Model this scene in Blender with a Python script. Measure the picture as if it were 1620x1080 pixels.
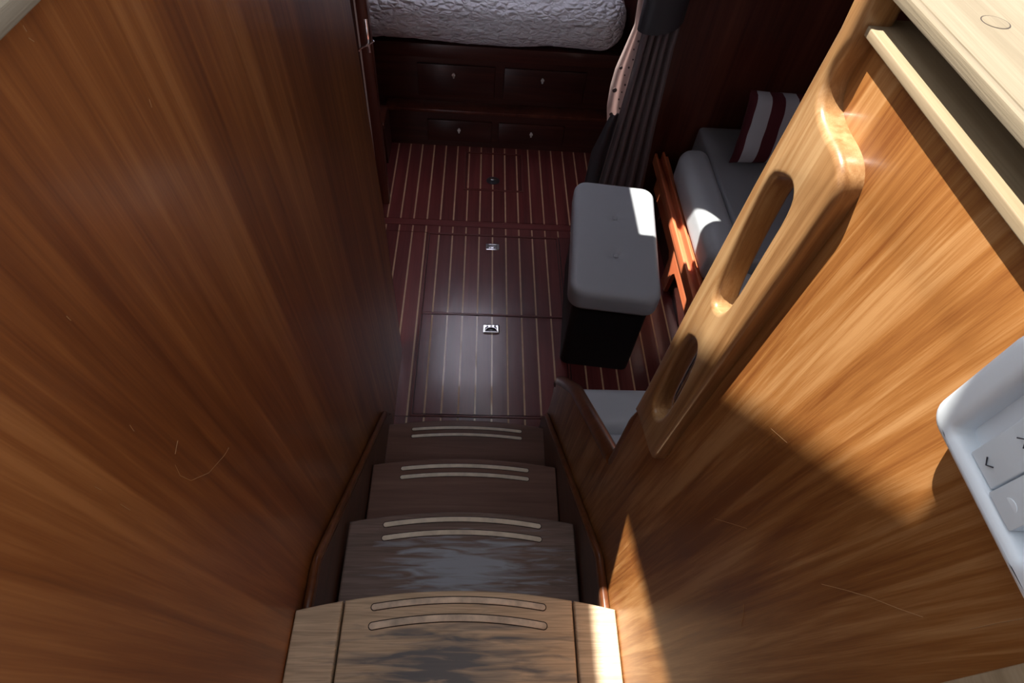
import bpy, bmesh, math, random
from mathutils import Vector, Matrix, noise
random.seed(7)
S = bpy.context.scene
for o in list(bpy.data.objects): bpy.data.objects.remove(o)
C = S.collection
PI = math.pi

# ------------------------------------------------------------------ camera
cam = bpy.data.cameras.new('camera'); co = bpy.data.objects.new('camera', cam); C.objects.link(co)
def nrm(v): return Vector(v).normalized()
FPX = 950.0
Yc = nrm((-25, -1250, FPX)); Dc = Vector((-86, 724, FPX)); Dc = (Dc - Yc * Dc.dot(Yc)).normalized()
Zc = -Dc; Xc = Yc.cross(Zc)
right = Vector((Xc.x, Yc.x, Zc.x)); down = Vector((Xc.y, Yc.y, Zc.y)); fwd = Vector((Xc.z, Yc.z, Zc.z))
M = Matrix.Identity(4)
for i in range(3):
    M[i][0] = right[i]; M[i][1] = -down[i]; M[i][2] = -fwd[i]
M[2][3] = 1.95
co.matrix_world = M
cam.sensor_fit = 'HORIZONTAL'; cam.sensor_width = 36; cam.lens = FPX / 1620 * 36
cam.clip_start = 0.01
S.camera = co

# ------------------------------------------------------------------ sky, sun, exposure
w = bpy.data.worlds.new('sky'); S.world = w; w.use_nodes = True
bg = w.node_tree.nodes['Background']
bg.inputs['Color'].default_value = (0.84, 0.89, 1.0, 1); bg.inputs['Strength'].default_value = 1.85
SUN_D = Vector((0.45, -0.35, -1.0))
sl = bpy.data.lights.new('sun', 'SUN'); sl.energy = 13.0; sl.angle = math.radians(0.53); sl.color = (1.0, 0.94, 0.84)
so = bpy.data.objects.new('sun', sl); C.objects.link(so)
so.rotation_euler = SUN_D.to_track_quat('-Z', 'Y').to_euler(); so.location = (-3, 3, 6)
S.view_settings.view_transform = 'Standard'; S.view_settings.look = 'None'
S.view_settings.gamma = 1.0; S.view_settings.use_curve_mapping = False
S.view_settings.exposure = 0.0

# ------------------------------------------------------------------ materials
def new_mat(name):
    m = bpy.data.materials.new(name); m.use_nodes = True
    nt = m.node_tree
    return m, nt, nt.nodes['Principled BSDF']
def plain(name, col, rough=0.5, metal=0.0, spec=0.5, bump=0.0, bscale=300, var=0.0, vscale=8, coat=0.0, sheen=0.0):
    m, nt, p = new_mat(name)
    p.inputs['Base Color'].default_value = (*col, 1); p.inputs['Roughness'].default_value = rough
    p.inputs['Metallic'].default_value = metal; p.inputs['Specular IOR Level'].default_value = spec
    p.inputs['Coat Weight'].default_value = coat
    p.inputs['Sheen Weight'].default_value = sheen
    tc = nt.nodes.new('ShaderNodeTexCoord')
    if bump:
        n = nt.nodes.new('ShaderNodeTexNoise'); n.inputs['Scale'].default_value = bscale; n.inputs['Detail'].default_value = 2
        b = nt.nodes.new('ShaderNodeBump'); b.inputs['Strength'].default_value = bump; b.inputs['Distance'].default_value = 0.002
        nt.links.new(tc.outputs['Object'], n.inputs['Vector']); nt.links.new(n.outputs['Fac'], b.inputs['Height'])
        nt.links.new(b.outputs['Normal'], p.inputs['Normal'])
    if var:
        n2 = nt.nodes.new('ShaderNodeTexNoise'); n2.inputs['Scale'].default_value = vscale; n2.inputs['Detail'].default_value = 4
        r = nt.nodes.new('ShaderNodeValToRGB')
        r.color_ramp.elements[0].position = 0.3; r.color_ramp.elements[1].position = 0.7
        r.color_ramp.elements[0].color = (*[c * (1 - var) for c in col], 1)
        r.color_ramp.elements[1].color = (*[min(1, c * (1 + var)) for c in col], 1)
        nt.links.new(tc.outputs['Object'], n2.inputs['Vector']); nt.links.new(n2.outputs['Fac'], r.inputs['Fac'])
        nt.links.new(r.outputs['Color'], p.inputs['Base Color'])
    return m
def wood(name, dark, mid, light, axis='z', tilt=0.0, rough=0.35, coat=0.25, s=1.0, vary=0.0, wear=0.0, bump=0.08, contrast=1.0, fig=None):
    """Veneer with grain along one axis; vary = tone change from board to board."""
    m, nt, p = new_mat(name); L = nt.links.new
    tc = nt.nodes.new('ShaderNodeTexCoord')
    rot = nt.nodes.new('ShaderNodeMapping')
    if axis == 'z': rot.inputs['Rotation'].default_value = (tilt, 0, 0)
    elif axis == 'y': rot.inputs['Rotation'].default_value = (PI / 2, 0, tilt)
    else: rot.inputs['Rotation'].default_value = (0, PI / 2, tilt)
    L(tc.outputs['Object'], rot.inputs['Vector'])
    vec = rot.outputs['Vector']
    if vary:
        oi = nt.nodes.new('ShaderNodeObjectInfo')
        ml = nt.nodes.new('ShaderNodeVectorMath'); ml.operation = 'ADD'
        cb = nt.nodes.new('ShaderNodeCombineXYZ')
        mm = nt.nodes.new('ShaderNodeMath'); mm.operation = 'MULTIPLY'; mm.inputs[1].default_value = 17.0
        L(oi.outputs['Random'], mm.inputs[0]); L(mm.outputs[0], cb.inputs['X']); L(mm.outputs[0], cb.inputs['Z'])
        L(vec, ml.inputs[0]); L(cb.outputs[0], ml.inputs[1]); vec = ml.outputs[0]
    def nz(sp, sl, det, dist):
        mp = nt.nodes.new('ShaderNodeMapping'); mp.inputs['Scale'].default_value = (sp * s, sp * s, sl * s)
        n = nt.nodes.new('ShaderNodeTexNoise'); n.inputs['Scale'].default_value = 1.0
        n.inputs['Detail'].default_value = det; n.inputs['Distortion'].default_value = dist
        L(vec, mp.inputs['Vector']); L(mp.outputs['Vector'], n.inputs['Vector'])
        return n.outputs['Fac']
    broad = nz(7, 0.55, 3, 0.8); streak = nz(34, 1.3, 4, 1.0); fine = nz(330, 9, 2, 0.2)
    def mad(a, k, b):
        q = nt.nodes.new('ShaderNodeMath'); q.operation = 'MULTIPLY_ADD'
        L(a, q.inputs[0]); q.inputs[1].default_value = k
        if b is None: q.inputs[2].default_value = 0
        else: L(b, q.inputs[2])
        return q.outputs[0]
    f = mad(broad, 0.55, mad(streak, 0.45, mad(fine, 0.16, None)))
    r = nt.nodes.new('ShaderNodeValToRGB'); e = r.color_ramp.elements
    c0 = 0.58; wd = 0.16 / contrast
    e[0].position = c0 - wd; e[0].color = (*dark, 1)
    e[1].position = c0 + wd; e[1].color = (*light, 1)
    k = e.new(c0); k.color = (*mid, 1)
    L(f, r.inputs['Fac'])
    out = r.outputs['Color']
    if vary:
        hs = nt.nodes.new('ShaderNodeHueSaturation')
        mr = nt.nodes.new('ShaderNodeMapRange'); mr.inputs['To Min'].default_value = 1 - vary; mr.inputs['To Max'].default_value = 1 + vary
        L(oi.outputs['Random'], mr.inputs['Value']); L(mr.outputs[0], hs.inputs['Value']); L(out, hs.inputs['Color']); out = hs.outputs['Color']
    if fig:   # weathered and sheen patches, centre x, y, half width, half depth, bleach amount)
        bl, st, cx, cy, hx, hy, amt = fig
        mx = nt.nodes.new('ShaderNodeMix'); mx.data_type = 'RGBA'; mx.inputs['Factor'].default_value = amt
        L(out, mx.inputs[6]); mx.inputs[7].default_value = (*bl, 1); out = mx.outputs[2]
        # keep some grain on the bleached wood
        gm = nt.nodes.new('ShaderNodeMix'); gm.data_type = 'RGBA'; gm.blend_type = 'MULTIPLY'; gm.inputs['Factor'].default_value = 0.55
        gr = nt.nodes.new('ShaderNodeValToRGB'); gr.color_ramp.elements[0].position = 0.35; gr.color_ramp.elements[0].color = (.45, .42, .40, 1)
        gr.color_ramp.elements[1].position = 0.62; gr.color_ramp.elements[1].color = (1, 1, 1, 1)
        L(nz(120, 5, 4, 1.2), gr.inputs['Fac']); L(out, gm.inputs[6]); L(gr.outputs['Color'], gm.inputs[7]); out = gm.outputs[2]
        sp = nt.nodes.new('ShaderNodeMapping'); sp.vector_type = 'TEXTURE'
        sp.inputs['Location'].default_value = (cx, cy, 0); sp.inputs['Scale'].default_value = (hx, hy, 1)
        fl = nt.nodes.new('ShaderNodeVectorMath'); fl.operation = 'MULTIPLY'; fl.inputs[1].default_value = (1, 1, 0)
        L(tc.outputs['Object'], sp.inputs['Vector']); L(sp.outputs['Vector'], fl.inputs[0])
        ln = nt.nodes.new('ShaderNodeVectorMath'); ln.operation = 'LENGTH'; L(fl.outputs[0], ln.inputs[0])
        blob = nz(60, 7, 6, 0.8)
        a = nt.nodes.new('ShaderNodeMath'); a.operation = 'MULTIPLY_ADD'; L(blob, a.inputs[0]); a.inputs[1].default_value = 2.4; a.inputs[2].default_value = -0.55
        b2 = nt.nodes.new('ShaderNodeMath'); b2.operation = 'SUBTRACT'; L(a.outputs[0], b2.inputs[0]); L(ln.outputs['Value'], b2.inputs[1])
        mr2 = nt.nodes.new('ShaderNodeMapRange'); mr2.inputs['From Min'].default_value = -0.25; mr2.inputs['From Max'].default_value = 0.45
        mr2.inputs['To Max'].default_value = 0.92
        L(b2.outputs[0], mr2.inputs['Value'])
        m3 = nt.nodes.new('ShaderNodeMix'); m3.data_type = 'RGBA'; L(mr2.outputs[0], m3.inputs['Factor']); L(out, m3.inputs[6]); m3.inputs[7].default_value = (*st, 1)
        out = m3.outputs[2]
    L(out, p.inputs['Base Color'])
    bp = nt.nodes.new('ShaderNodeBump'); bp.inputs['Strength'].default_value = bump; bp.inputs['Distance'].default_value = 0.001
    L(fine, bp.inputs['Height']); L(bp.outputs['Normal'], p.inputs['Normal'])
    p.inputs['Roughness'].default_value = rough
    p.inputs['Coat Weight'].default_value = coat; p.inputs['Coat Roughness'].default_value = 0.18
    p.inputs['Specular IOR Level'].default_value = 0.4
    return m
TILT = 0.10
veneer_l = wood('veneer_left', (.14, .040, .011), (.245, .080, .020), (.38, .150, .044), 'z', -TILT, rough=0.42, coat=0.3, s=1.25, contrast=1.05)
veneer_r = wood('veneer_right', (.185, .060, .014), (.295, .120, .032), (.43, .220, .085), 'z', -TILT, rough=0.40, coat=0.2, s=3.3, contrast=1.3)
rail_w = wood('handrail_teak', (.21, .098, .036), (.32, .170, .070), (.43, .265, .128), 'z', -0.06, rough=0.33, coat=0.4, s=3.0, contrast=1.25)
edge_w = wood('edge_mahogany', (.085, .026, .010), (.13, .042, .015), (.20, .073, .027), 'z', 0, rough=0.3, coat=0.4)
stringer_w = wood('stringer_mahogany', (.07, .024, .011), (.11, .038, .016), (.16, .06, .026), 'y', 0, rough=0.4, coat=0.2)
dark_w = wood('dark_mahogany', (.040, .011, .009), (.062, .017, .013), (.095, .028, .020), 'z', 0, rough=0.38, coat=0.3)
dark_h = wood('dark_mahogany_level', (.040, .011, .009), (.062, .017, .013), (.095, .028, .020), 'x', 0, rough=0.38, coat=0.3)
bulk_w = wood('bulkhead_mahogany', (.060, .014, .010), (.105, .026, .016), (.16, .045, .026), 'z', 0, rough=0.35, coat=0.3)
plank_w = wood('sole_plank', (.115, .022, .021), (.16, .031, .029), (.21, .046, .040), 'y', 0, rough=0.30, coat=0.7, vary=0.16, s=1.4)
plank_x = wood('sole_plank_cross', (.115, .022, .021), (.16, .031, .029), (.21, .046, .040), 'x', 0, rough=0.34, coat=0.35)
orange_w = wood('settee_wood', (.50, .12, .05), (.66, .18, .075), (.76, .26, .12), 'y', 0, rough=0.4, coat=0.2)
holly = plain('holly', (.66, .43, .25), 0.34, var=0.12, vscale=30, coat=0.7)
seam_m = plain('seam_shadow_gap', (.012, .005, .005), 0.7)
lip_m = plain('hatch_lip', (.16, .035, .028), 0.35, coat=0.3)
tread_a = wood('tread_low', (.13, .060, .038), (.18, .085, .056), (.24, .12, .082), 'x', 0, rough=0.5, coat=0.1, s=1.5)
tread_b = wood('tread_second', (.16, .080, .056), (.215, .115, .084), (.28, .16, .12), 'x', 0, rough=0.5, coat=0.08, s=1.5)
tread_c = wood('tread_worn_sheen', (.18, .105, .078), (.26, .158, .12), (.34, .22, .175), 'x', 0, rough=0.55, coat=0.05, s=1.5,
               fig=((.32, .27, .24), (.46, .52, .59), 0.0, 0.385 - 0.6, 0.20, 0.085, 0.35))  # bluish patch is wear plus sky sheen put into the colour
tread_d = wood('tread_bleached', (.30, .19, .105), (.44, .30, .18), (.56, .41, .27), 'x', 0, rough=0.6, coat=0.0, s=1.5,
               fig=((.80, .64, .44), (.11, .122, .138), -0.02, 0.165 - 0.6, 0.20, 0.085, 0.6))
grip_a = plain('grip_strip', (.88, .78, .62), 0.55, var=0.15, vscale=40)
grip_b = plain('grip_strip_bleached', (.66, .55, .42), 0.6, var=0.35, vscale=40)
groove_m = plain('groove', (.03, .018, .013), 0.8)
cream_w = wood('weathered_teak', (.15, .12, .075), (.205, .165, .11), (.265, .22, .155), 'y', 0.05, rough=0.75, coat=0.0, s=2.0, bump=0.3)
ledge_w = wood('ledge_teak', (.25, .185, .11), (.34, .26, .165), (.42, .335, .225), 'y', 0.05, rough=0.6, coat=0.0, s=2.0)
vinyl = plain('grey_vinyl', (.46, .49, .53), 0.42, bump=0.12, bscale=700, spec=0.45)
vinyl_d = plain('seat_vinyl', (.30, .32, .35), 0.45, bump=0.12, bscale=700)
black_m = plain('black_base', (.010, .010, .012), 0.6)
quilt_m, nt_, p_ = new_mat('quilt_cotton')
p_.inputs['Base Color'].default_value = (.82, .81, .87, 1); p_.inputs['Roughness'].default_value = 0.85
tc_ = nt_.nodes.new('ShaderNodeTexCoord'); mp_ = nt_.nodes.new('ShaderNodeMapping'); mp_.inputs['Scale'].default_value = (1, 1.3, 1.9)
n1_ = nt_.nodes.new('ShaderNodeTexNoise'); n1_.inputs['Scale'].default_value = 26; n1_.inputs['Detail'].default_value = 1.5; n1_.inputs['Distortion'].default_value = 0.7
v1_ = nt_.nodes.new('ShaderNodeTexVoronoi'); v1_.feature = 'DISTANCE_TO_EDGE'; v1_.inputs['Scale'].default_value = 27
ad_ = nt_.nodes.new('ShaderNodeMath'); ad_.operation = 'MULTIPLY_ADD'; ad_.inputs[1].default_value = 0.9
b_ = nt_.nodes.new('ShaderNodeBump'); b_.inputs['Strength'].default_value = 1.0; b_.inputs['Distance'].default_value = 0.020
nt_.links.new(tc_.outputs['Object'], mp_.inputs['Vector']); nt_.links.new(mp_.outputs['Vector'], n1_.inputs['Vector']); nt_.links.new(mp_.outputs['Vector'], v1_.inputs['Vector'])
nt_.links.new(v1_.outputs['Distance'], ad_.inputs[0]); nt_.links.new(n1_.outputs['Fac'], ad_.inputs[2]); nt_.links.new(ad_.outputs[0], b_.inputs['Height']); nt_.links.new(b_.outputs['Normal'], p_.inputs['Normal'])
curtain_m = plain('curtain_taupe', (.16, .120, .125), 0.6, bump=0.1, bscale=900, sheen=0.1)
satin_m = plain('satin_dark', (.055, .050, .058), 0.42, bump=0.1, bscale=600)
lining_m = plain('lining_pink', (.80, .68, .66), 0.8, bump=0.2, bscale=400)
nt_ = lining_m.node_tree; mxs = nt_.nodes.new('ShaderNodeMixShader'); tl_ = nt_.nodes.new('ShaderNodeBsdfTranslucent'); tl_.inputs['Color'].default_value = (.85, .70, .68, 1)
mxs.inputs[0].default_value = 0.5; nt_.links.new(nt_.nodes['Principled BSDF'].outputs[0], mxs.inputs[1]); nt_.links.new(tl_.outputs[0], mxs.inputs[2]); nt_.links.new(mxs.outputs[0], nt_.nodes['Material Output'].inputs['Surface'])
dot_m = plain('eyelet_dark', (.10, .07, .07), 0.8)
chrome = plain('chrome', (.80, .80, .82), 0.12, metal=1.0)
nickel = plain('nickel', (.85, .84, .82), 0.35, metal=0.3)
pale_strip = plain('pale_strip_glint', (.66, .64, .64), 0.4, metal=0.2)  # pale base colour stands in for a bright reflection on steel
steel = plain('satin_steel', (.62, .62, .64), 0.3, metal=1.0)
white_pl = plain('white_plastic', (.80, .87, .93), 0.32, spec=0.5)
white_p2 = plain('white_rocker', (.76, .84, .90), 0.35)
mark_m = plain('switch_mark', (.03, .035, .05), 0.6)
roof_m = plain('roof_paint', (.62, .60, .56), 0.6)
lining_w = plain('hull_lining', (.16, .07, .05), 0.7)
panel_bk = plain('black_laminate', (.02, .026, .03), 0.25)

# ------------------------------------------------------------------ builders
def finish(me, mat, ang=35):
    me.materials.clear(); me.materials.append(mat)
    for p in me.polygons: p.use_smooth = True
    me.set_sharp_from_angle(angle=math.radians(ang))
def link(name, me, parent=None):
    """Link a mesh given in world coordinates; under a parent it is shifted to the parent's origin."""
    o = bpy.data.objects.new(name, me); C.objects.link(o)
    if parent is not None:
        me.transform(wmat(parent).inverted()); o.parent = parent
    return o
def wmat(o):
    m = o.matrix_local.copy() if False else Matrix.LocRotScale(o.location, o.rotation_euler, o.scale)
    return (wmat(o.parent) @ m) if o.parent else m
def thing(name, label, cat, loc=(0, 0, 0), rz=0.0, group=None):
    o = bpy.data.objects.new(name, None); C.objects.link(o); o.empty_display_size = 0.05
    o.location = loc; o.rotation_euler = (0, 0, rz); tag(o, label, cat, group)
    return o
def tag(o, label, cat, group=None):
    o['label'] = label; o['category'] = cat
    if group: o['group'] = group
    return o
def struct(o, label=None, cat=None):
    o['kind'] = 'structure'
    if label: o['label'] = label
    if cat: o['category'] = cat
    return o
def from_bm(bm, mat, ang=35):
    me = bpy.data.meshes.new('m'); bmesh.ops.recalc_face_normals(bm, faces=bm.faces[:]); bm.to_mesh(me); bm.free(); finish(me, mat, ang); return me
def box_me(x0, x1, y0, y1, z0, z1, mat, bev=0.0, seg=2):
    bm = bmesh.new(); bmesh.ops.create_cube(bm, size=1)
    for v in bm.verts:
        v.co = Vector(((x0 + x1) / 2 + v.co.x * (x1 - x0), (y0 + y1) / 2 + v.co.y * (y1 - y0), (z0 + z1) / 2 + v.co.z * (z1 - z0)))
    if bev: bmesh.ops.bevel(bm, geom=bm.edges[:], offset=bev, segments=seg, profile=0.5, affect='EDGES')
    return from_bm(bm, mat)
def box(name, x0, x1, y0, y1, z0, z1, mat, parent=None, bev=0.0, seg=2):
    return link(name, box_me(x0, x1, y0, y1, z0, z1, mat, bev, seg), parent)
def prism_me(plane, outlines, lo, hi, mat, bev=0.0, res=2, ang=30):
    """Outline (with holes) in a plane, extruded, with rounded edges."""
    cu = bpy.data.curves.new('c', 'CURVE'); cu.dimensions = '2D'; cu.fill_mode = 'BOTH'
    for pts in outlines:
        sp = cu.splines.new('POLY'); sp.points.add(len(pts) - 1); sp.use_cyclic_u = True
        for q, p in zip(sp.points, pts): q.co = (p[0], p[1], 0, 1)
    cu.extrude = (hi - lo) / 2 - bev; cu.bevel_depth = bev; cu.bevel_resolution = res; cu.offset = -bev
    ob = bpy.data.objects.new('c', cu); C.objects.link(ob)
    dg = bpy.context.evaluated_depsgraph_get()
    me = bpy.data.meshes.new_from_object(ob.evaluated_get(dg))
    bpy.data.objects.remove(ob); bpy.data.curves.remove(cu)
    c = (lo + hi) / 2
    for v in me.vertices:
        u, t, q = v.co
        v.co = {'yz': (q + c, u, t), 'xy': (u, t, q + c), 'xz': (u, c - q, t)}[plane]
    bm = bmesh.new(); bm.from_mesh(me); bmesh.ops.remove_doubles(bm, verts=bm.verts[:], dist=1e-6)
    bpy.data.meshes.remove(me)
    return from_bm(bm, mat, ang)
def prism(name, plane, outlines, lo, hi, mat, parent=None, bev=0.0, res=2, ang=30):
    return link(name, prism_me(plane, outlines, lo, hi, mat, bev, res, ang), parent)
def soft_me(x0, x1, y0, y1, z0, z1, r, mat, n=(12, 12, 6), disp=None, ang=60):
    """Rounded, subdivided box; disp(co, normal) may push the surface."""
    bm = bmesh.new(); cx, cy, cz = (x0 + x1) / 2, (y0 + y1) / 2, (z0 + z1) / 2
    hx, hy, hz = (x1 - x0) / 2, (y1 - y0) / 2, (z1 - z0) / 2
    vs = {}
    def sp(i, nn, h):   # dense near the ends, so that corners come out round
        t = i / nn
        k = min(0.49, r / (2 * h)); a = 0.3
        if t < a: u = k * t / a
        elif t > 1 - a: u = 1 - k * (1 - t) / a
        else: u = k + (1 - 2 * k) * (t - a) / (1 - 2 * a)
        return -h + 2 * h * u
    def vert(i, j, k):
        key = (i, j, k)
        if key not in vs:
            p = Vector((sp(i, n[0], hx), sp(j, n[1], hy), sp(k, n[2], hz)))
            q = Vector((max(-hx + r, min(hx - r, p.x)), max(-hy + r, min(hy - r, p.y)), max(-hz + r, min(hz - r, p.z))))
            d = p - q
            nv = d.normalized() if d.length > 1e-9 else Vector((0, 0, 1))
            s = q + nv * r + Vector((cx, cy, cz))
            if disp: s = disp(s, nv)
            vs[key] = bm.verts.new(s)
        return vs[key]
    N = n
    for k in (0, N[2]):
        for i in range(N[0]):
            for j in range(N[1]): bm.faces.new([vert(i, j, k), vert(i + 1, j, k), vert(i + 1, j + 1, k), vert(i, j + 1, k)])
    for j in (0, N[1]):
        for i in range(N[0]):
            for k in range(N[2]): bm.faces.new([vert(i, j, k), vert(i + 1, j, k), vert(i + 1, j, k + 1), vert(i, j, k + 1)])
    for i in (0, N[0]):
        for j in range(N[1]):
            for k in range(N[2]): bm.faces.new([vert(i, j, k), vert(i, j + 1, k), vert(i, j + 1, k + 1), vert(i, j, k + 1)])
    return from_bm(bm, mat, ang)
def soft(name, x0, x1, y0, y1, z0, z1, r, mat, parent=None, n=(12, 12, 6), disp=None):
    return link(name, soft_me(x0, x1, y0, y1, z0, z1, r, mat, n, disp), parent)
def tube_me(pts, rad, mat, seg=8, closed=False):
    bm = bmesh.new(); rings = []
    P = [Vector(p) for p in pts]; n = len(P)
    for i, p in enumerate(P):
        a = P[(i - 1) % n] if (closed or i > 0) else p; b = P[(i + 1) % n] if (closed or i < n - 1) else p
        t = (b - a).normalized(); up = Vector((0, 0, 1)) if abs(t.z) < 0.9 else Vector((1, 0, 0))
        u = t.cross(up).normalized(); v = t.cross(u)
        rr = rad[i] if isinstance(rad, (list, tuple)) else rad
        rings.append([bm.verts.new(p + (u * math.cos(2 * PI * k / seg) + v * math.sin(2 * PI * k / seg)) * rr) for k in range(seg)])
    for i in range(n if closed else n - 1):
        A, B = rings[i], rings[(i + 1) % n]
        for k in range(seg): bm.faces.new([A[k], A[(k + 1) % seg], B[(k + 1) % seg], B[k]])
    if not closed: bm.faces.new(rings[0]); bm.faces.new(rings[-1][::-1])
    return from_bm(bm, mat, 50)
def tube(name, pts, rad, mat, parent=None, seg=8, closed=False): return link(name, tube_me(pts, rad, mat, seg, closed), parent)
def sheet_me(f, nu, nv, mat, thick=0.003):
    """Cloth: f(u, v) -> point, given thickness."""
    bm = bmesh.new(); g = [[bm.verts.new(f(i / nu, j / nv)) for j in range(nv + 1)] for i in range(nu + 1)]
    for i in range(nu):
        for j in range(nv): bm.faces.new([g[i][j], g[i + 1][j], g[i + 1][j + 1], g[i][j + 1]])
    bmesh.ops.recalc_face_normals(bm, faces=bm.faces[:])
    bmesh.ops.solidify(bm, geom=bm.faces[:], thickness=thick)
    return from_bm(bm, mat, 70)
def smooth_poly(pts, it=2):
    for _ in range(it):
        q = []
        for i in range(len(pts)):
            a, b = pts[i], pts[(i + 1) % len(pts)]
            q.append((a[0] * .75 + b[0] * .25, a[1] * .75 + b[1] * .25)); q.append((a[0] * .25 + b[0] * .75, a[1] * .25 + b[1] * .75))
        pts = q
    return pts
def smooth_open(pts, it=2):
    for _ in range(it):
        q = [pts[0]]
        for i in range(len(pts) - 1):
            a, b = pts[i], pts[i + 1]
            q.append((a[0] * .75 + b[0] * .25, a[1] * .75 + b[1] * .25)); q.append((a[0] * .25 + b[0] * .75, a[1] * .25 + b[1] * .75))
        q.append(pts[-1]); pts = q
    return pts

XL, XR = -0.275, 0.258          # faces of the two companionway walls
# ------------------------------------------------------------------ the setting
floor = struct(box('floor', -0.75, 1.7, -1.2, 4.4, -0.06, -0.006, seam_m))
floor['label'] = 'dark red cabin sole of planks with pale inlaid strips'
PITCH, X0, SW = 0.0625, 0.082, 0.0066
HATCH = [(-0.0565, 0.2285, 2.446, 2.742), (-0.212, 0.385, 1.624, 2.105), (-0.212, 0.385, 1.136, 1.620)]
strip_cache = {}
def boards(parent, x0, x1, y0, y1, strips=True, g=0.0008):
    """Planks with pale strips between, filling one rectangle of the sole."""
    k0 = math.floor((x0 - X0) / PITCH); k1 = math.ceil((x1 - X0) / PITCH)
    for k in range(k0, k1 + 1):
        a = X0 + k * PITCH + SW / 2; b = a + PITCH - SW
        a2, b2 = max(a, x0), min(b, x1)
        if b2 - a2 > 0.004: box('plank', a2 + g * .3, b2 - g * .3, y0 + g, y1 - g, -0.006, 0.0, plank_w, parent)
        sx = X0 + k * PITCH
        if strips and sx - SW / 2 > x0 + .004 and sx + SW / 2 < x1 - .004:
            box('holly_strip', sx - SW / 2, sx + SW / 2, y0 + .003, y1 - .003, -0.006, -0.0002, holly, parent)
XA, XB = -0.60, 0.90
boards(floor, XA, XB, 0.55, 1.1262)
boards(floor, XA, -0.2212, 1.1262, 2.1145); boards(floor, 0.3942, XB, 1.1262, 2.1145)
boards(floor, XA, XB, 2.1145, 2.163)
box('cross_plank', XA, XB, 2.1645, 2.204, -0.006, 0.0, plank_x, floor)
boards(floor, XA, HATCH[0][0] - .0092, 2.2055, 2.80); boards(floor, HATCH[0][1] + .010, XB, 2.2055, 2.80)
boards(floor, HATCH[0][0] - .010, HATCH[0][1] + .010, 2.2055, HATCH[0][2] - .010)
boards(floor, HATCH[0][0] - .010, HATCH[0][1] + .010, HATCH[0][3] + .010, 2.80)

def ring_latch(parent, x, y, wdt, kind):
    """Flush ring pull let into a floor hatch."""
    h = wdt * 0.33
    def rr(hx, hy, r):
        pts = []
        for cx, cy, a0 in ((hx - r, hy - r, 0), (-hx + r, hy - r, 90), (-hx + r, -hy + r, 180), (hx - r, -hy + r, 270)):
            for q in range(4): a = math.radians(a0 + q * 30); pts.append((x + cx + r * math.cos(a), y + cy + r * math.sin(a)))
        return pts
    if kind == 'round':
        circ = [(x + .034 * math.cos(q * PI / 12), y + .030 * math.sin(q * PI / 12)) for q in range(24)]
        pl = prism('latch_plate', 'xy', [circ], -0.002, 0.003, steel_dark, parent, bev=.001)
        circ2 = [(x + .019 * math.cos(q * PI / 12), y + .012 + .010 * math.sin(q * PI / 12)) for q in range(24)]
        prism('latch_ring', 'xy', [circ2], 0.003, 0.005, chrome, pl, bev=.0008)
        return
    pl = prism('latch_plate', 'xy', [rr(wdt / 2, h, .005), rr(wdt / 2 - .011, h - .007, .003)], -0.002, 0.004, chrome, parent, bev=.001)
    box('latch_cup', x - wdt / 2 + .010, x + wdt / 2 - .010, y - h + .006, y + h - .006, -0.003, 0.0012, steel_dark, pl)
    if kind == 'ring':
        arc = [(x + .024 * math.cos(a), y - h + .010 + .019 * math.sin(a), .006) for a in [PI * q / 12 for q in range(13)]]
        tube('latch_ring', arc, .0030, chrome, pl)
        tube('latch_pin', [(x - wdt / 2 + .004, y - h + .004, .006), (x + wdt / 2 - .004, y - h + .004, .006)], .0032, chrome, pl)
        for q in range(4):
            xx = x - .024 + q * .016
            box('latch_tooth', xx - .0035, xx + .0035, y + h - .014, y + h - .004, .001, .005, chrome, pl)
    else:
        box('latch_flap', x - .019, x + .019, y - h + .008, y + h - .008, .001, .0042, steel, pl, bev=.001)
        for q in (-1, 1): tube('latch_screw', [(x + q * .008, y - h + .012, .004), (x + q * .008, y - h + .012, .0052)], .003, steel_dark, pl)
steel_dark = plain('tarnished_steel', (.10, .10, .11), 0.35, metal=0.9)
for (x0, x1, y0, y1), lab, lx, ly, lw, kind in zip(HATCH,
        ('small floor hatch with dark round pull in front of the bed', 'floor hatch with rectangular flap latch beside the grey ottoman', 'floor hatch with chrome ring latch at the foot of the stairs'),
        (0.083, 0.082, 0.0785), (2.517, 2.032, 1.546), (0.07, 0.062, 0.068), ('round', 'flap', 'ring')):
    t = thing('floor_hatch', lab, 'hatch', ((x0 + x1) / 2, (y0 + y1) / 2, 0), group='hatches in the cabin sole')
    boards(t, x0 + .002, x1 - .002, y0 + .002, y1 - .002)
    prism('hatch_lip', 'xy', [[(x0 - .009, y0 - .009), (x1 + .009, y0 - .009), (x1 + .009, y1 + .009), (x0 - .009, y1 + .009)],
                              [(x0 - .0005, y0 - .0005), (x1 + .0005, y0 - .0005), (x1 + .0005, y1 + .0005), (x0 - .0005, y1 + .0005)]] if kind != 'flap' else
          [[(x0 - .009, y0 + .0005), (x1 + .009, y0 + .0005), (x1 + .009, y1 + .009), (x0 - .009, y1 + .009)],
           [(x0 - .0005, y0 + .002), (x1 + .0005, y0 + .002), (x1 + .0005, y1 + .0005), (x0 - .0005, y1 + .0005)]],
          -0.0055, 0.0012, lip_m, t, bev=.0008)
    ring_latch(t, lx, ly, lw, kind)

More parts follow.
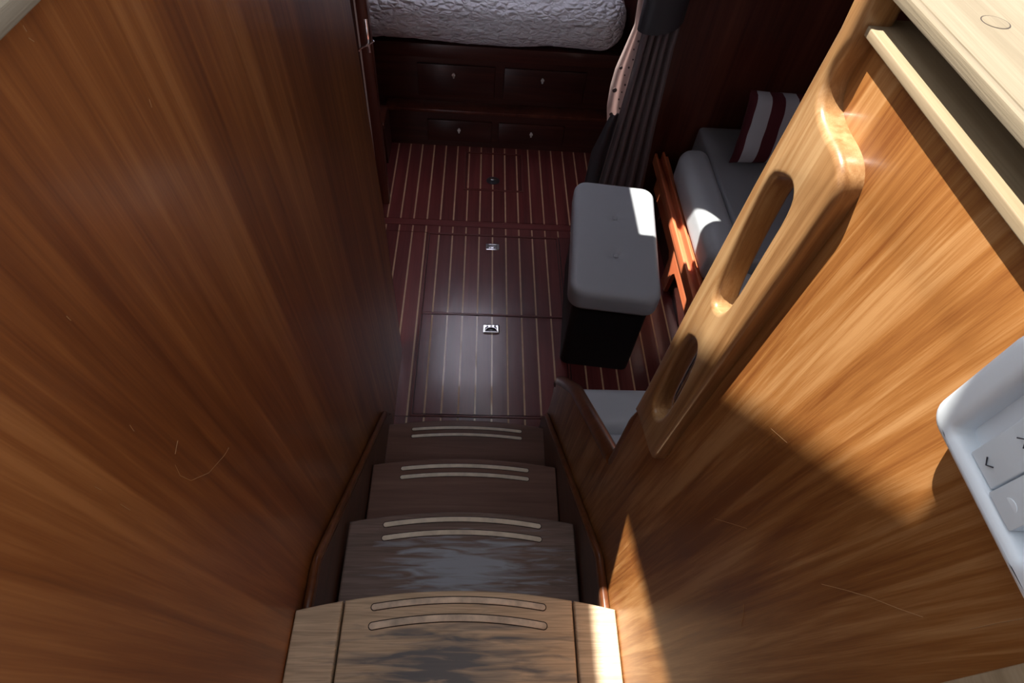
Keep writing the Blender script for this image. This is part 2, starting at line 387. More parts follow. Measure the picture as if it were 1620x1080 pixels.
# coachroof with the two deck hatches that let the daylight in
ROOF_Y = 0.685
ceiling = struct(prism('ceiling', 'xy', [[(-0.8, ROOF_Y), (1.75, ROOF_Y), (1.75, 4.45), (-0.8, 4.45)],
      [(-0.066, 2.17), (0.278, 2.17), (0.278, 2.165), (0.174, 2.319), (0.075, 2.466), (-0.066, 2.466)][:2] + [(0.174, 2.319), (0.075, 2.466), (-0.066, 2.466)],
      [(-0.28, 2.50), (0.22, 2.50), (0.22, 3.30), (-0.28, 3.30)]], 1.90, 1.96, roof_m))
ceiling['label'] = 'white coachroof with two deck hatch openings'
m_, nt_, p_ = new_mat('frosted_acrylic'); nt_.nodes.remove(p_)
tr_ = nt_.nodes.new('ShaderNodeBsdfTranslucent'); tr_.inputs['Color'].default_value = (.90, .90, 1.0, 1)
nt_.links.new(tr_.outputs[0], nt_.nodes['Material Output'].inputs['Surface'])
wn = struct(prism('window_1', 'xy', [[(-0.30, 2.48), (0.24, 2.48), (0.24, 3.32), (-0.30, 3.32)], [(-0.27, 2.51), (0.21, 2.51), (0.21, 3.29), (-0.27, 3.29)]], 1.961, 1.985, roof_m, bev=.004))
wn['label'] = 'frosted deck hatch over the bed'
prism('pane', 'xy', [[(-0.272, 2.508), (0.212, 2.508), (0.212, 3.292), (-0.272, 3.292)], [(0.05, 2.71), (0.15, 2.71), (-0.02, 2.93), (-0.12, 2.93)]], 1.965, 1.971, m_, wn)  # slanted gap added so sun reaches the curtain lining
struct(box('wall_port', -0.80, -0.60, 1.30, 4.45, 0, 1.90, lining_w))
struct(box('wall_starboard', 1.62, 1.75, -0.6, 4.45, 0, 1.90, lining_w))
struct(box('wall_bow', -0.80, 1.75, 4.40, 4.45, 0, 1.90, lining_w))
struct(box('wall_berth_side', 0.70, 0.74, 2.45, 4.40, 0, 1.90, dark_w))
struct(box('wall_aft', -0.8, 1.75, -0.62, -0.55, 0, 2.05, lining_w))  # raised out of view to block sky light from aft
struct(box('wall_aft_saloon', 0.29, 1.62, 0.30, 0.32, 0, 1.74, bulk_w))
struct(box('cockpit_floor', -0.8, 1.75, -1.6, -0.55, 1.02, 1.05, roof_m))
struct(prism('wall_forward', 'xz', [[(0.70, 0), (1.62, 0), (1.62, 1.90), (0.70, 1.90)]], 2.345, 2.375, bulk_w))
struct(prism('wall_forward_port', 'xz', [[(-0.60, 0), (-0.4605, 0), (-0.4605, 1.90), (-0.60, 1.90)]], 2.30, 2.36, dark_w))

# companionway walls
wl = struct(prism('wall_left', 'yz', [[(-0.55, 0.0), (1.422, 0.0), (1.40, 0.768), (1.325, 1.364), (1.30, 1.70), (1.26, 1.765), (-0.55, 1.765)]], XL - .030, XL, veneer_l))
wl['label'] = 'tall varnished veneer panel left of the stairs'
tr = [(1.425, 0.0), (1.402, 0.768), (1.328, 1.364), (1.302, 1.70)]
tube('edge_trim', [(XL - .016, y - .004, z) for y, z in tr], .0165, edge_w, wl, seg=12)
box('coaming_block', -0.80, XL - .012, -0.55, 1.25, 1.60, 1.768, roof_m, wl)
# right wall: sloped balustrade low down, V notch, handhold board above
vx = [(-0.55, 0.0), (1.045, 0.0), (1.040, 0.16), (1.010, 0.30), (1.012, 0.40), (0.992, 0.455), (0.952, 0.512), (0.825, 0.668), (0.520, 0.925), (0.494, 0.948),
      (0.480, 0.967), (0.477, 1.00), (0.471, 1.137), (0.464, 1.255), (0.352, 1.255), (0.352, 1.690), (0.358, 1.700), (0.414, 1.700), (0.414, 1.772), (-0.55, 1.772)]
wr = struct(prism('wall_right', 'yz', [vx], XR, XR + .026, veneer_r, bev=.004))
wr['label'] = 'sunlit varnished veneer panel right of the stairs with a V notch'
# rounded cap along the sloped edge and the start of the upright edge
tube('edge_cap', [(XR + .012, y, z) for y, z in [(1.004, 0.425), (0.990, 0.462), (0.952, 0.515), (0.825, 0.671), (0.520, 0.930), (0.497, 0.950)]], .0165, edge_w, wr, seg=12)
tube('edge_bead', [(XR + .010, y, z) for y, z in [(0.488, 0.955), (0.481, 1.03), (0.476, 1.12), (0.474, 1.165)]], [.012, .013, .013, .006], edge_w, wr, seg=10)
S_CURVE = smooth_open([(0.394, 1.800), (0.3935, 1.779), (0.3925, 1.769), (0.398, 1.7455), (0.3891, 1.7280), (0.3689, 1.7235), (0.3446, 1.7234), (0.3300, 1.7198), (0.3185, 1.7084), (0.3205, 1.6816), (0.3279, 1.5751)], 2)
outl = [(0.412, 1.800)] + S_CURVE + [(0.3518, 1.2631), (0.353, 1.243), (0.366, 1.236), (0.430, 1.2180), (0.4510, 1.205), (0.4450, 1.2766), (0.4351, 1.4626), (0.4232, 1.6312), (0.4107, 1.7731)]
slot1 = smooth_poly([(0.405, 1.655), (0.388, 1.667), (0.370, 1.674), (0.358, 1.662), (0.3605, 1.6103), (0.3625, 1.5471), (0.372, 1.516), (0.392, 1.506), (0.4015, 1.5238), (0.4060, 1.5904)], 2)
slot2 = smooth_poly([(0.412, 1.430), (0.394, 1.449), (0.3807, 1.4522), (0.3726, 1.433), (0.3695, 1.3718), (0.3735, 1.3162), (0.3871, 1.284), (0.4112, 1.2788), (0.4158, 1.3459)], 2)
hb = prism('handrail_board', 'yz', [outl, slot1, slot2], XR - .018, XR + .010, rail_w, wr, bev=.006, res=4, ang=60)
# weathered ledge and sliding-hatch slab on top of the right wall
lg = prism('coaming_ledge', 'xy', [[(0.2495, 0.405), (0.40, 0.405), (0.40, -0.55), (0.2495, -0.55)]], 1.7755, 1.782, ledge_w, wr, bev=.001)
struct(box('trim_1', 0.300, 0.62, -0.55, 0.66, 1.7821, 1.8029, cream_w))
sl_ = thing('hatch_slab', 'bleached weathered teak hatch slab lying along the right coaming', 'hatch board', (0.30, 0.2, 1.80))
box('plank', 0.2470, 0.2530, -0.55, 0.66, 1.8030, 1.8105, cream_w, sl_, bev=.001)
box('plank', 0.2537, 0.42, -0.55, 0.66, 1.8030, 1.8105, cream_w, sl_, bev=.001)
box('plank', 0.4207, 0.62, -0.55, 0.66, 1.8030, 1.8105, cream_w, sl_, bev=.001)
prism('wood_plug', 'xy', [[(0.2873 + .0075 * math.cos(q * PI / 12), 0.3417 + .0075 * math.sin(q * PI / 12)) for q in range(24)]], 1.805, 1.8108, cream_w, sl_, bev=.0004)
prism('plug_groove', 'xy', [[(0.2873 + .0081 * math.cos(q * PI / 12), 0.3417 + .0081 * math.sin(q * PI / 12)) for q in range(24)]], 1.805, 1.8106, groove_m, sl_)
# left coaming slab, just in the corner of the frame
sl2 = thing('coaming_slab', 'pale weathered slab on top of the left veneer panel', 'coaming', (-0.45, 0.3, 1.768))
box('plank', -0.45, -0.262, -0.55, 0.66, 1.768, 1.780, cream_w, sl2, bev=.002)
box('plank', -0.80, -0.451, -0.55, 0.66, 1.768, 1.780, cream_w, sl2, bev=.002)
struct(box('light_blocker_port', -0.68, -0.60, -0.62, 1.25, 1.9605, 2.70, roof_m))  # added out of view to keep sky and sun off the stairwell
struct(box('light_blocker_roof', -0.68, 1.0, -0.62, 0.0, 2.701, 2.74, roof_m))  # unseen cover added to darken the lower walls
struct(box('light_blocker_aft', -0.60, 0.9, -0.62, -0.58, 2.051, 2.70, roof_m))  # added above the aft wall to block sky light
# added unseen board, outlined to cast the shadow band on the right wall
hz = 2.95; ds = hz - 1.90
def up(p): return (p[0] - .45 * ds, p[1] + .35 * ds)
sh = struct(prism('light_blocker_board', 'xy', [[up(p) for p in [(-0.160, 0.80), (-0.048, 0.80), (-0.006, 0.664), (0.133, 0.218), (0.24, 0.222), (0.24, -0.12), (-0.03, -0.12), (-0.073, 0.22)]]], hz, hz + .02, roof_m))
sh['label'] = 'added board overhead that shades the right wall'
# aft upright trim at the right edge
struct(box('trim_2', XR - .012, XR + .03, -0.10, 0.044, 0.9, 1.772, ledge_w, bev=.002))

# ------------------------------------------------------------------ companionway stairs
st = thing('companionway_stairs', 'steep wooden stairs with curved worn treads and pale grip strips', 'stairs', (0, 0.6, 0))
def arc_y(x, xe, ye, rise): return ye + rise * (1 - (x / xe) ** 2)
def tread(xl, xr, ye, rise, yb, zt, mat, th=0.032, name='tread'):
    c = (xl + xr) / 2; h = (xr - xl) / 2
    pts = [(xl, yb), (xr, yb)] + [(c + h * (1 - 2 * k / 24), arc_y(h * (1 - 2 * k / 24), h, ye, rise)) for k in range(25)]
    return prism(name, 'xy', [pts], zt - th, zt, mat, st, bev=.006, res=3)
def strip(parent, xl, xr, yend, sag, wd, zt, mat):
    def shape(e):
        c = (xl + xr) / 2; h = (xr - xl) / 2; top = []; bot = []
        for k in range(21):
            x = h * (1 - k / 10); y = yend + sag * (1 - (x / h) ** 2)
            top.append((c + x, y + wd / 2 + e)); bot.append((c + x, y - wd / 2 - e))
        r = wd / 2 + e
        endl = [(xl + r * math.cos(a), yend + r * math.sin(a)) for a in [PI / 2 + PI * q / 8 for q in range(1, 8)]]
        endr = [(xr + r * math.cos(a), yend + r * math.sin(a)) for a in [-PI / 2 + PI * q / 8 for q in range(1, 8)]]
        return top + endl + bot[::-1] + endr
    g = prism('grip_groove', 'xy', [shape(.0016)], zt - .004, zt + .0003, groove_m, parent)
    # both lie on the tread as its sub-parts
    prism('grip_strip', 'xy', [shape(0)], zt - .003, zt + .0012, mat, parent, bev=.0005)
ZT = (0.22, 0.44, 0.66, 0.88)
t1 = tread(-0.262, 0.246, 0.968, 0.022, 0.66, ZT[0], tread_a)
strip(t1, -0.178, 0.166, 0.951, .010, .010, ZT[0], grip_a); strip(t1, -0.178, 0.166, 0.926, .010, .010, ZT[0], grip_a)
t2 = tread(-0.255, 0.241, 0.722, 0.022, 0.42, ZT[1], tread_b)
strip(t2, -0.174, 0.160, 0.7105, .011, .0105, ZT[1], grip_a); strip(t2, -0.174, 0.160, 0.6855, .011, .0105, ZT[1], grip_a)
t3 = tread(-0.252, 0.238, 0.482, 0.025, 0.20, ZT[2], tread_c)
strip(t3, -0.173, 0.159, 0.475, .014, .0105, ZT[2], grip_a); strip(t3, -0.173, 0.159, 0.446, .014, .0105, ZT[2], grip_a)
# top tread: a middle board between two side pieces
def top_piece(a, b, name):
    n = 16; ysh = lambda x: 0.252 + 0.030 * (1 - (x / 0.262) ** 2)
    pts = [(a, -0.30), (b, -0.30)] + [(b + (a - b) * k / n, ysh(b + (a - b) * k / n + .005)) for k in range(n + 1)]
    return prism(name, 'xy', [pts], ZT[3] - .032, ZT[3], tread_d, st, bev=.004, res=3)
t4 = top_piece(-0.1965, 0.1835, 'tread')
top_piece(XL + .001, -0.2000, 'tread_side'); top_piece(0.1870, XR - .001, 'tread_side')
strip(t4, -0.147, 0.133, 0.255, .0115, .0095, ZT[3], grip_b); strip(t4, -0.147, 0.133, 0.226, .0125, .0105, ZT[3], grip_b)
for i, (zt, yb, x0, x1) in enumerate(((ZT[0], 0.90, -.245, .23), (ZT[1], 0.66, -.24, .226), (ZT[2], 0.42, -.238, .224), (ZT[3], 0.20, -.258, .24))):
    box('riser', x0, x1, yb - .018, yb, zt - .22, zt - .032, stringer_w, st)
# stringers against the walls, with a rounded cap
for sx, xa, xb, prof in ((-1, XL + .0005, XL + .018, [(0.985, 0.25), (0.97, 0.285), (0.355, 0.825), (0.335, 0.836), (0.245, 0.838)]),
                         (1, XR - .016, XR - .0005, [(1.005, 0.21), (0.985, 0.270), (0.372, 0.815), (0.350, 0.832), (0.245, 0.838)])):
    poly = [(0.10, 0.0), (1.02, 0.0), (1.02, 0.20)] + [(y, z - .004) for y, z in prof] + [(0.10, 0.834)]
    s_ = prism('stringer', 'yz', [poly], xa, xb, stringer_w, st)
    tube('stringer_cap', [((xa + xb) / 2, y, z) for y, z in prof], .0080, edge_w, s_, seg=10)

# ------------------------------------------------------------------ white switch panel on the right wall
sp = thing('switch_panel', 'white plastic control panel with rocker switches on the right wall', 'switch panel', (XR, 0.10, 1.735))
px0, px1 = XR - .022, XR
def rrect(y0, y1, z0, z1, r, n=6):
    pts = []
    for cy, cz, a0 in ((y1 - r, z1 - r, 0), (y0 + r, z1 - r, 90), (y0 + r, z0 + r, 180), (y1 - r, z0 + r, 270)):
        for q in range(n + 1): a = math.radians(a0 + q * 90 / n); pts.append((cy + r * math.cos(a), cz + r * math.sin(a)))
    return pts
prism('housing', 'yz', [rrect(0.052, 0.157, 1.6955, 1.770, .012), rrect(0.076, 0.1405, 1.7045, 1.758, .004)], px0, px1, white_pl, sp, bev=.005, res=4, ang=60)
box('recess', XR - .010, XR - .001, 0.064, 0.148, 1.6985, 1.764, white_pl, sp)
def rocker(y0, y1, z0, z1, tip):
    bm = bmesh.new()
    xs = [XR - .010, XR - .0185 + tip, XR - .0145, XR - .0185]
    prof = [(XR - .009, z0), (XR - .0190 + tip, z0), (XR - .0165, (z0 + z1) / 2), (XR - .0190, z1), (XR - .009, z1)]
    a = [bm.verts.new((x, y0, z)) for x, z in prof]; b = [bm.verts.new((x, y1, z)) for x, z in prof]
    bm.faces.new(a); bm.faces.new(b[::-1])
    for k in range(5): bm.faces.new([a[k], a[(k + 1) % 5], b[(k + 1) % 5], b[k]])
    bmesh.ops.bevel(bm, geom=bm.edges[:], offset=.0007, segments=2, profile=.5, affect='EDGES')
    return link('rocker', from_bm(bm, white_p2, 40), sp)
r1 = rocker(0.1095, 0.1285, 1.7052, 1.7560, .0012); r2 = rocker(0.0900, 0.1080, 1.7052, 1.7560, -.0008)
def mark(pts, par):
    tube('chevron_mark', pts, .00035, mark_m, par, seg=6)
mx = XR - .0182
mark([(mx, 0.1222, 1.7128), (mx + .0002, 0.1196, 1.7098), (mx, 0.1170, 1.7128)], r1)
mark([(XR - .0182, 0.1222, 1.7315), (XR - .0182, 0.1196, 1.7348), (XR - .0182, 0.1170, 1.7315)], r1)
mark([(XR - .0182, 0.1196, 1.7348), (XR - .0183, 0.1196, 1.7385)], r1)
prism('finger_dimple', 'yz', [[(0.099 + .004 * math.cos(q * PI / 10), 1.7112 + .0035 * math.sin(q * PI / 10)) for q in range(20)]], XR - .0189, XR - .0183, white_pl, r2, bev=.0002)

# ------------------------------------------------------------------ door post with cabin hook on the left
dp = struct(box('door_1', -0.460, -0.418, 2.300, 2.345, 0, 1.90, bulk_w, bev=.003))
dp['label'] = 'dark door post of the sleeping cabin'
box('edge_strip', -0.464, -0.4585, 2.2955, 2.302, 0.03, 1.60, pale_strip, dp)
hk = thing('cabin_hook', 'chrome cabin hook on the dark post left of the bed', 'hook', (-0.428, 2.30, 0.81))
box('back_plate', -0.436, -0.4215, 2.2955, 2.300, 0.745, 0.872, chrome, hk, bev=.001)
tube('hook_arm', [(-0.464, 2.284, 0.757), (-0.455, 2.284, 0.767), (-0.428, 2.284, 0.783), (-0.404, 2.284, 0.799)], [.0045, .0032, .0032, .0040], chrome, hk)
tube('pivot', [(-0.428, 2.298, 0.783), (-0.428, 2.280, 0.783)], .006, chrome, hk)
tube('eye', [(-0.458, 2.298, 0.765), (-0.458, 2.280, 0.765)], .004, chrome, hk)

# ------------------------------------------------------------------ bed
bb = thing('bed_base', 'dark mahogany bed base with four drawers below grey quilt', 'bed', (0.08, 2.80, 0))
box('body', -0.595, 0.695, 2.868, 4.35, 0.0, 0.535, dark_h, bb)
box('lower_tier', -0.595, 0.695, 2.800, 2.868, 0.0, 0.20, dark_h, bb)
box('ledge', -0.470, 0.665, 2.782, 2.868, 0.200, 0.218, bulk_w, bb, bev=.004)
box('ledge_return', -0.595, -0.460, 2.62, 2.80, 0.200, 0.218, bulk_w, bb, bev=.004)
box('top_rail', -0.595, 0.695, 2.812, 2.868, 0.470, 0.535, dark_h, bb, bev=.004)
box('side_panel', -0.595, -0.458, 2.62, 2.80, 0.0, 0.20, dark_h, bb)
for x0, x1, z0, z1, yf, kx, kz in ((-0.31, 0.075, 0.245, 0.415, 2.868, -0.128, 0.372), (0.120, 0.530, 0.245, 0.415, 2.868, 0.306, 0.372),
                                   (-0.265, 0.070, 0.035, 0.155, 2.800, -0.1005, 0.1105), (0.105, 0.450, 0.035, 0.155, 2.800, 0.278, 0.1085)):
    d = box('drawer', x0, x1, yf - .012, yf - .0003, z0, z1, dark_h, bb, bev=.004)
    k = 1.02 if yf > 2.83 else 1.0
    tube('knob', [(kx * k, yf - .012, kz), (kx * k, yf - .022, kz), (kx * k, yf - .026, kz)], [.005, .006, .009], nickel, d, seg=10)
    tube('knob_drop', [(kx * k, yf - .024, kz - .002), (kx * k, yf - .025, kz - .016)], [.006, .004], nickel, d, seg=8)
def quilt_disp(p, n):
    q = Vector((p.x * 26, p.y * 26, p.z * 26))
    wr_ = noise.ridged_multi_fractal(q * 0.55, 1.0, 2.1, 3, 1.0, 2.0) * 0.0038
    lo = noise.noise(Vector((p.x * 4, p.y * 4, p.z * 5))) * 0.008
    d = p + n * (wr_ + lo - .006)
    if p.z < 0.60: d.z += 0.012 * noise.noise(Vector((p.x * 5, 3.1, p.y * 3)))   # uneven hem
    return d
qb = soft('quilted_bedspread', -0.585, 0.662, 2.735, 4.32, 0.549, 0.80, 0.105, quilt_m, None, n=(230, 150, 60), disp=quilt_disp)
tag(qb, 'pale grey quilted bedspread over the bed beyond the saloon', 'bedspread')

# ------------------------------------------------------------------ curtain
ct = thing('curtain', 'dark taupe gathered curtain with pink eyelet lining beside the bed', 'curtain', (0.66, 2.28, 0.05))
def lerp(a, b, t): return a + (b - a) * t
def piece(z, tab):
    if z <= tab[0][0]: return tab[0][1]
    for (za, xa), (zb, xb) in zip(tab, tab[1:]):
        if z <= zb: return lerp(xa, xb, (z - za) / (zb - za))
    return tab[-1][1]
LT = [(0.05, 0.560), (0.24, 0.570), (0.44, 0.583), (0.70, 0.596), (0.92, 0.604), (1.6, 0.60)]
RT = [(0.05, 0.790), (0.24, 0.778), (0.50, 0.757), (0.84, 0.739), (1.0, 0.738), (1.6, 0.74)]
def cf(u, v):
    z = 0.05 + 1.5 * v; x = lerp(piece(z, LT), piece(z, RT), u)
    am = 0.016 * (1.0 - 0.25 * v)
    return Vector((x, 2.275 + am * math.sin(2 * PI * (5.2 * u ** 0.9) + 0.5 * math.sin(2.2 * z)) + 0.005 * math.sin(17 * u + z), z))
link('curtain_panel', sheet_me(cf, 110, 40, curtain_m, .004), ct)
def satf(u, v):
    z = 0.05 + 0.50 * v
    xl = piece(z, [(0.05, 0.498), (0.197, 0.503), (0.353, 0.509), (0.51, 0.546), (0.56, 0.566)]); xr = piece(z, [(0.05, 0.58), (0.24, 0.585), (0.55, 0.595)])
    x = lerp(xl, xr, u)
    return Vector((x, 2.288 + 0.010 * math.sin(7 * u + 5 * z) + 0.004 * math.sin(23 * z + 3 * u), z))
link('satin_edge', sheet_me(satf, 14, 40, satin_m, .004), ct)
def lnf(u, v):
    z = 0.36 + 0.70 * v
    xl = piece(z, [(0.36, 0.602), (0.45, 0.572), (0.53, 0.556), (0.62, 0.552), (0.70, 0.557), (0.80, 0.578), (0.88, 0.594), (0.96, 0.586), (1.06, 0.585)])
    x = lerp(xl, 0.665, u)
    return Vector((x, 2.385 - 0.035 * u + 0.006 * math.sin(16 * u + 4 * z), z))
ln = link('curtain_lining', sheet_me(lnf, 20, 50, lining_m, .003), ct)
for k in range(17):
    v = 0.04 + 0.052 * k; p = lnf(0.42 + 0.05 * math.sin(k * 2.1), v) + Vector((0, -.006, 0)); r = random.uniform(.0030, .0055)
    tube('eyelet', [p + Vector((0, .002, 0)), p - Vector((0, .001, 0)), p - Vector((0, .002, 0))], [r, r, r * .6], dot_m, ln, seg=12)
for v, r in ((.36, .010), (.50, .007), (.20, .008)):
    p = lnf(0.14, v) + Vector((0, -.006, 0)); tube('eyelet', [p + Vector((0, .002, 0)), p - Vector((0, .001, 0)), p - Vector((0, .002, 0))], [r, r, r * .6], dot_m, ln, seg=12)
def tief(u, v):
    a = PI * (1.0 + u * 1.0) ; rx, ry = 0.082, 0.055
    z = 0.905 + 0.14 * v - 0.02 * math.sin(PI * u) + 0.06 * u
    return Vector((0.664 + rx * math.cos(a) , 2.285 + ry * math.sin(a), z))
link('tieback', sheet_me(tief, 30, 8, satin_m, .005), ct)

# ------------------------------------------------------------------ ottoman
ot = thing('ottoman', 'grey buttoned ottoman with black base in a patch of sun', 'ottoman', (0.520, 1.655, 0), -0.11)
def local(me, par):
    o = bpy.data.objects.new('x', me); return o
def add_local(name, me, par):
    o = bpy.data.objects.new(name, me); C.objects.link(o); o.parent = par; return o
def round_rect_xy(hx, hy, r, n=8):
    return [(cx + r * math.cos(math.radians(a0 + q * 90 / n)), cy + r * math.sin(math.radians(a0 + q * 90 / n)))
            for cx, cy, a0 in ((hx - r, hy - r, 0), (-hx + r, hy - r, 90), (-hx + r, -hy + r, 180), (hx - r, -hy + r, 270)) for q in range(n + 1)]
add_local('base', prism_me('xy', [round_rect_xy(0.136, 0.285, .03)], 0, 0.372, black_m, bev=.004), ot)
BT = [(0.0, 0.100), (0.0, -0.105)]
def resample(pts, n):
    seg = [(Vector(a), Vector(b)) for a, b in zip(pts, pts[1:] + pts[:1])]; tot = sum((b - a).length for a, b in seg); out = []; acc = 0; it = iter(seg); a, b = next(it)
    for k in range(n):
        t = tot * k / n
        while t > acc + (b - a).length + 1e-9: acc += (b - a).length; a, b = next(it)
        out.append(tuple(a.lerp(b, (t - acc) / max(1e-9, (b - a).length))))
    return out
def cushion_me():
    """Cushion with a rounded outline, soft top edge and dimples under the buttons."""
    bm = bmesh.new(); hx, hy, R_ = 0.160, 0.308, 0.055
    prof = [(0.000, 0.362), (0.004, 0.356), (-0.012, 0.352)]   # bottom (drawn below)
    levels = [(0.010, 0.362), (0.002, 0.366), (0.0, 0.374), (0.0, 0.425), (0.002, 0.434), (0.006, 0.441), (0.012, 0.4455), (0.020, 0.448)]
    rings = []
    for ins, z in levels:
        rings.append([bm.verts.new((x, y, z)) for x, y in resample(round_rect_xy(hx - ins, hy - ins, max(.02, R_ - ins), 10), 168)])
    N = len(rings[0])
    for A, B in zip(rings, rings[1:]):
        for k in range(N): bm.faces.new([A[k], A[(k + 1) % N], B[(k + 1) % N], B[k]])
    bm.faces.new(rings[0][::-1])
    # top: rings shrinking towards the middle, dimpled
    prev = rings[-1]
    for q in range(1, 70):
        ring = [bm.verts.new((v.co.x * (1 - q / 70), v.co.y * (1 - q / 70), 0.448)) for v in rings[-1]]
        for k in range(N): bm.faces.new([prev[k], prev[(k + 1) % N], ring[(k + 1) % N], ring[k]])
        prev = ring
    bm.faces.new(prev)
    for v in bm.verts:
        if v.co.z > 0.4475:
            x, y = v.co.x, v.co.y
            dome = 0.006 * (1 - (x / hx) ** 2) * (1 - (y / hy) ** 2)
            dim = 0
            for bx_, by_ in BT:
                r = math.hypot(x - bx_, y - by_); th = math.atan2(y - by_, x - bx_)
                dim += 0.018 * math.exp(-(r / 0.020) ** 1.15) * (1 + 0.22 * math.sin(6 * th + by_ * 9))
            v.co.z += dome - dim
    return from_bm(bm, vinyl, 60)
cu_ = add_local('cushion', cushion_me(), ot)
for bx_, by_ in BT:
    me = soft_me(bx_ - .009, bx_ + .009, by_ - .009, by_ + .009, 0.4390, 0.4470, .0035, vinyl, n=(8, 8, 4)); add_local('button', me, cu_)

# ------------------------------------------------------------------ starboard settee
sb = thing('settee', 'reddish wooden settee base with rail and foot, partly sunlit', 'settee', (1.1, 1.8, 0))
front = [(1.10, 0.15), (1.50, 0.15), (1.72, 0.150), (1.765, 0.146), (1.785, 0.12), (1.795, 0.0), (1.868, 0.0), (1.872, 0.13), (1.90, 0.15), (2.32, 0.15), (2.32, 0.335), (1.10, 0.335)]
prism('front_panel', 'yz', [front], 0.850, 0.868, orange_w, sb)
box('kick_board', 0.878, 0.888, 1.10, 2.32, 0.0, 0.300, dark_h, sb)
box('rail_ledge', 0.806, 0.868, 1.10, 2.32, 0.305, 0.322, orange_w, sb, bev=.002)
box('rail_lip', 0.803, 0.815, 1.10, 2.32, 0.300, 0.350, orange_w, sb, bev=.003)
box('back_lip', 0.836, 0.846, 1.10, 2.32, 0.320, 0.360, orange_w, sb, bev=.003)
box('body', 0.93, 1.60, 1.475, 2.34, 0.0, 0.345, dark_w, sb)
sc = thing('settee_cushion', 'grey vinyl settee cushion with rolled front edge behind the ottoman', 'cushion', (1.1, 1.8, 0.345))
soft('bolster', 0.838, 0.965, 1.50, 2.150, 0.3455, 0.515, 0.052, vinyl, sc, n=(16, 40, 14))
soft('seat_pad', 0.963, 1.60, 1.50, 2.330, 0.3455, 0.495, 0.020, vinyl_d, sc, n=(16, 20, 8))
# aft leg of the dinette, glimpsed through the V notch and the slots
ab = thing('aft_settee', 'dark wooden seat base below the aft settee cushion', 'settee', (0.6, 0.7, 0))
box('body', 0.30, 1.60, 0.33, 0.93, 0.0, 0.29, dark_w, ab)
box('toe_rail', 0.30, 1.60, 0.93, 0.950, 0.20, 0.29, dark_h, ab)
ac = thing('aft_settee_cushion', 'light grey settee cushion seen through the V notch by the stairs', 'cushion', (0.6, 0.7, 0.29))
soft('bolster', 0.288, 1.00, 0.835, 0.992, 0.2905, 0.455, 0.050, vinyl, ac, n=(40, 16, 14))
soft('seat_pad', 0.288, 1.60, 0.335, 0.836, 0.2905, 0.435, 0.016, vinyl, ac, n=(30, 16, 8))
nb = thing('corner_settee', 'dark wooden corner seat base between the two settees', 'settee', (1.2, 1.2, 0))
box('body', 0.92, 1.60, 1.0, 1.474, 0.0, 0.34, dark_w, nb)
nc = thing('corner_seat_cushion', 'grey corner seat cushion just aft of the sunlit settee cushion', 'cushion', (1.2, 1.2, 0.34))
soft('bolster', 0.875, 1.00, 1.000, 1.470, 0.3405, 0.495, 0.052, vinyl, nc, n=(16, 30, 14))
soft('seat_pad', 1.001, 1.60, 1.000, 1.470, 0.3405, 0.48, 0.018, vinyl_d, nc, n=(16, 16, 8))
# dark panel with bright edge behind the lower handhold
fp = thing('folded_table_leaf', 'black panel with bright metal edge glimpsed through the lower handhold slot', 'table leaf', (0.42, 0.56, 0.435))
box('panel', 0.312, 0.318, 0.484, 0.516, 0.4365, 1.36, panel_bk, fp)
tube('edge_band', [(0.313, 0.481, 0.44), (0.313, 0.481, 1.36)], .0025, chrome, fp)

# ------------------------------------------------------------------ striped pillow
def pillow_mat():
    m, nt, p = new_mat('pillow_stripes'); L = nt.links.new
    tc = nt.nodes.new('ShaderNodeTexCoord'); sx = nt.nodes.new('ShaderNodeSeparateXYZ'); L(tc.outputs['Object'], sx.inputs[0])
    r = nt.nodes.new('ShaderNodeValToRGB'); r.color_ramp.interpolation = 'CONSTANT'
    mr = nt.nodes.new('ShaderNodeMapRange'); mr.inputs['From Min'].default_value = -.21; mr.inputs['From Max'].default_value = .21
    L(sx.outputs['X'], mr.inputs['Value']); L(mr.outputs[0], r.inputs['Fac'])
    W_, B_ = (.52, .54, .60, 1), (.10, .012, .022, 1)
    e = r.color_ramp.elements; e[0].position = 0; e[0].color = B_; e[1].position = .06; e[1].color = W_
    for pos, c in ((.185, B_), (.31, W_), (.44, B_), (.57, W_), (.70, B_), (.82, W_), (.94, B_)): k = e.new(pos); k.color = c
    L(r.outputs['Color'], p.inputs['Base Color']); p.inputs['Roughness'].default_value = .85
    n = nt.nodes.new('ShaderNodeTexNoise'); n.inputs['Scale'].default_value = 500; b = nt.nodes.new('ShaderNodeBump'); b.inputs['Strength'].default_value = .2; b.inputs['Distance'].default_value = .002
    L(tc.outputs['Object'], n.inputs['Vector']); L(n.outputs['Fac'], b.inputs['Height']); L(b.outputs['Normal'], p.inputs['Normal'])
    return m
bm = bmesh.new(); n = 26; grid = {}
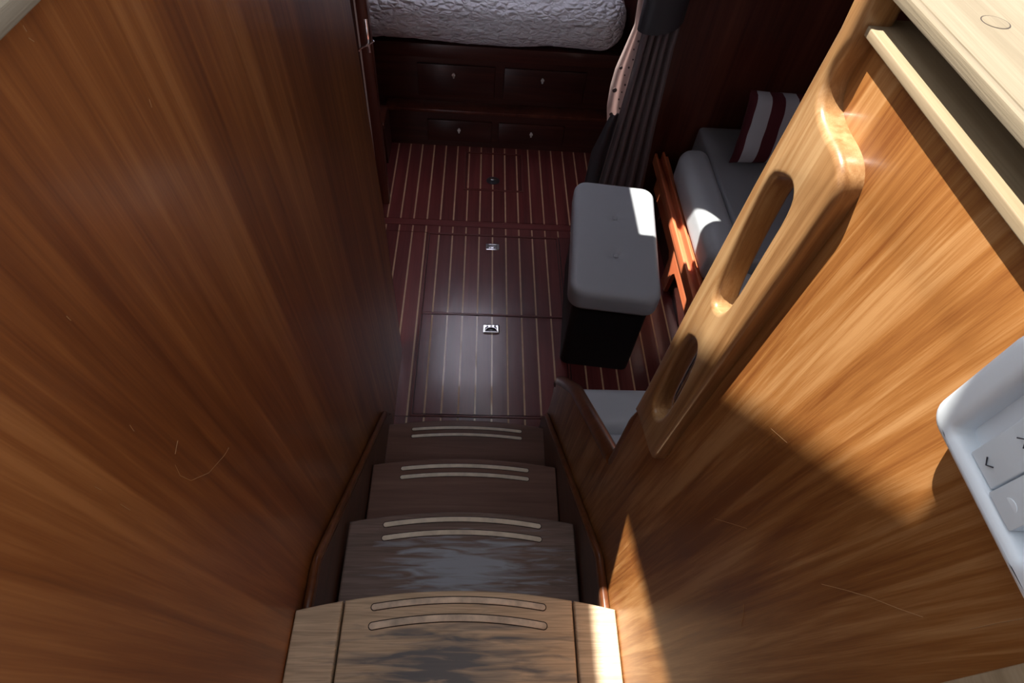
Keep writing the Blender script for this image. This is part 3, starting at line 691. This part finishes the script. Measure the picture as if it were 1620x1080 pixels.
for side in (1, -1):
    for i in range(n + 1):
        for j in range(n + 1):
            u, v = 2 * i / n - 1, 2 * j / n - 1
            edge = i in (0, n) or j in (0, n)
            if edge and side == -1: grid[(side, i, j)] = grid[(1, i, j)]; continue
            pinch = 1 - 0.07 * (1 - v * v) * abs(u) ** 3; pinv = 1 - 0.07 * (1 - u * u) * abs(v) ** 3
            th = 0.065 * ((1 - u ** 4) * (1 - v ** 4)) ** 0.5 if not edge else 0
            w_ = 0.004 * noise.noise(Vector((u * 3, v * 3, side)))
            grid[(side, i, j)] = bm.verts.new((0.21 * u * pinch, -side * (th + (0 if edge else w_)), 0.145 * v * pinv))
    for i in range(n):
        for j in range(n):
            f = [grid[(side, i, j)], grid[(side, i + 1, j)], grid[(side, i + 1, j + 1)], grid[(side, i, j + 1)]]
            bm.faces.new(f if side == 1 else f[::-1])
pm = from_bm(bm, pillow_mat(), 70)
pl = bpy.data.objects.new('striped_pillow', pm); C.objects.link(pl)
pl.location = (1.235, 2.10, 0.645); pl.rotation_euler = (-0.22, 0.0, 0.05)
tag(pl, 'white and burgundy striped pillow leaning on the settee', 'pillow')

# ------------------------------------------------------------------ scratches in the varnish
SCR_R = [[(0.1195, 1.5151), (0.1079, 1.5427), (0.0971, 1.5664), (0.0863, 1.5864), (0.0773, 1.6047)], [(0.1392, 1.3793), (0.1314, 1.3727), (0.1241, 1.3616)], [(0.2481, 1.5128), (0.2263, 1.5291)], [(0.0648, 1.6352), (0.0636, 1.6547), (0.0622, 1.67)], [(0.2287, 1.3565), (0.2076, 1.397), (0.1938, 1.4231)]]
SCR_L = [[(0.2744, 1.4191), (0.2625, 1.4152)], [(0.4693, 1.6525), (0.4678, 1.6459)], [(0.2651, 1.6152), (0.2657, 1.6098)], [(0.246, 1.4999), (0.2452, 1.4908)], [(0.3743, 1.7573), (0.3744, 1.7535)], [(0.3731, 1.7503), (0.376, 1.7466)], [(0.1882, 1.5101), (0.1895, 1.5012)], [(0.1911, 1.4705), (0.1927, 1.4533)], [(0.2547, 1.4085), (0.2512, 1.3925), (0.2569, 1.3682), (0.2804, 1.3352), (0.3136, 1.3102), (0.3259, 1.3046)]]
scratch_m = plain('scratch', (.42, .24, .11), 0.7)
def scratch(pts, par, r=.0003):
    out = []
    for a, b in zip(pts, pts[1:]):
        for k in range(6): t = k / 6; out.append(tuple(a[i] + (b[i] - a[i]) * t for i in range(3)))
    out.append(pts[-1]); tube('scratch', out, r, scratch_m, par, seg=5)
for pts in SCR_R: scratch([(XR, y, z) for y, z in pts], wr)
for pts in SCR_L: scratch([(XL, y, z) for y, z in pts], wl)
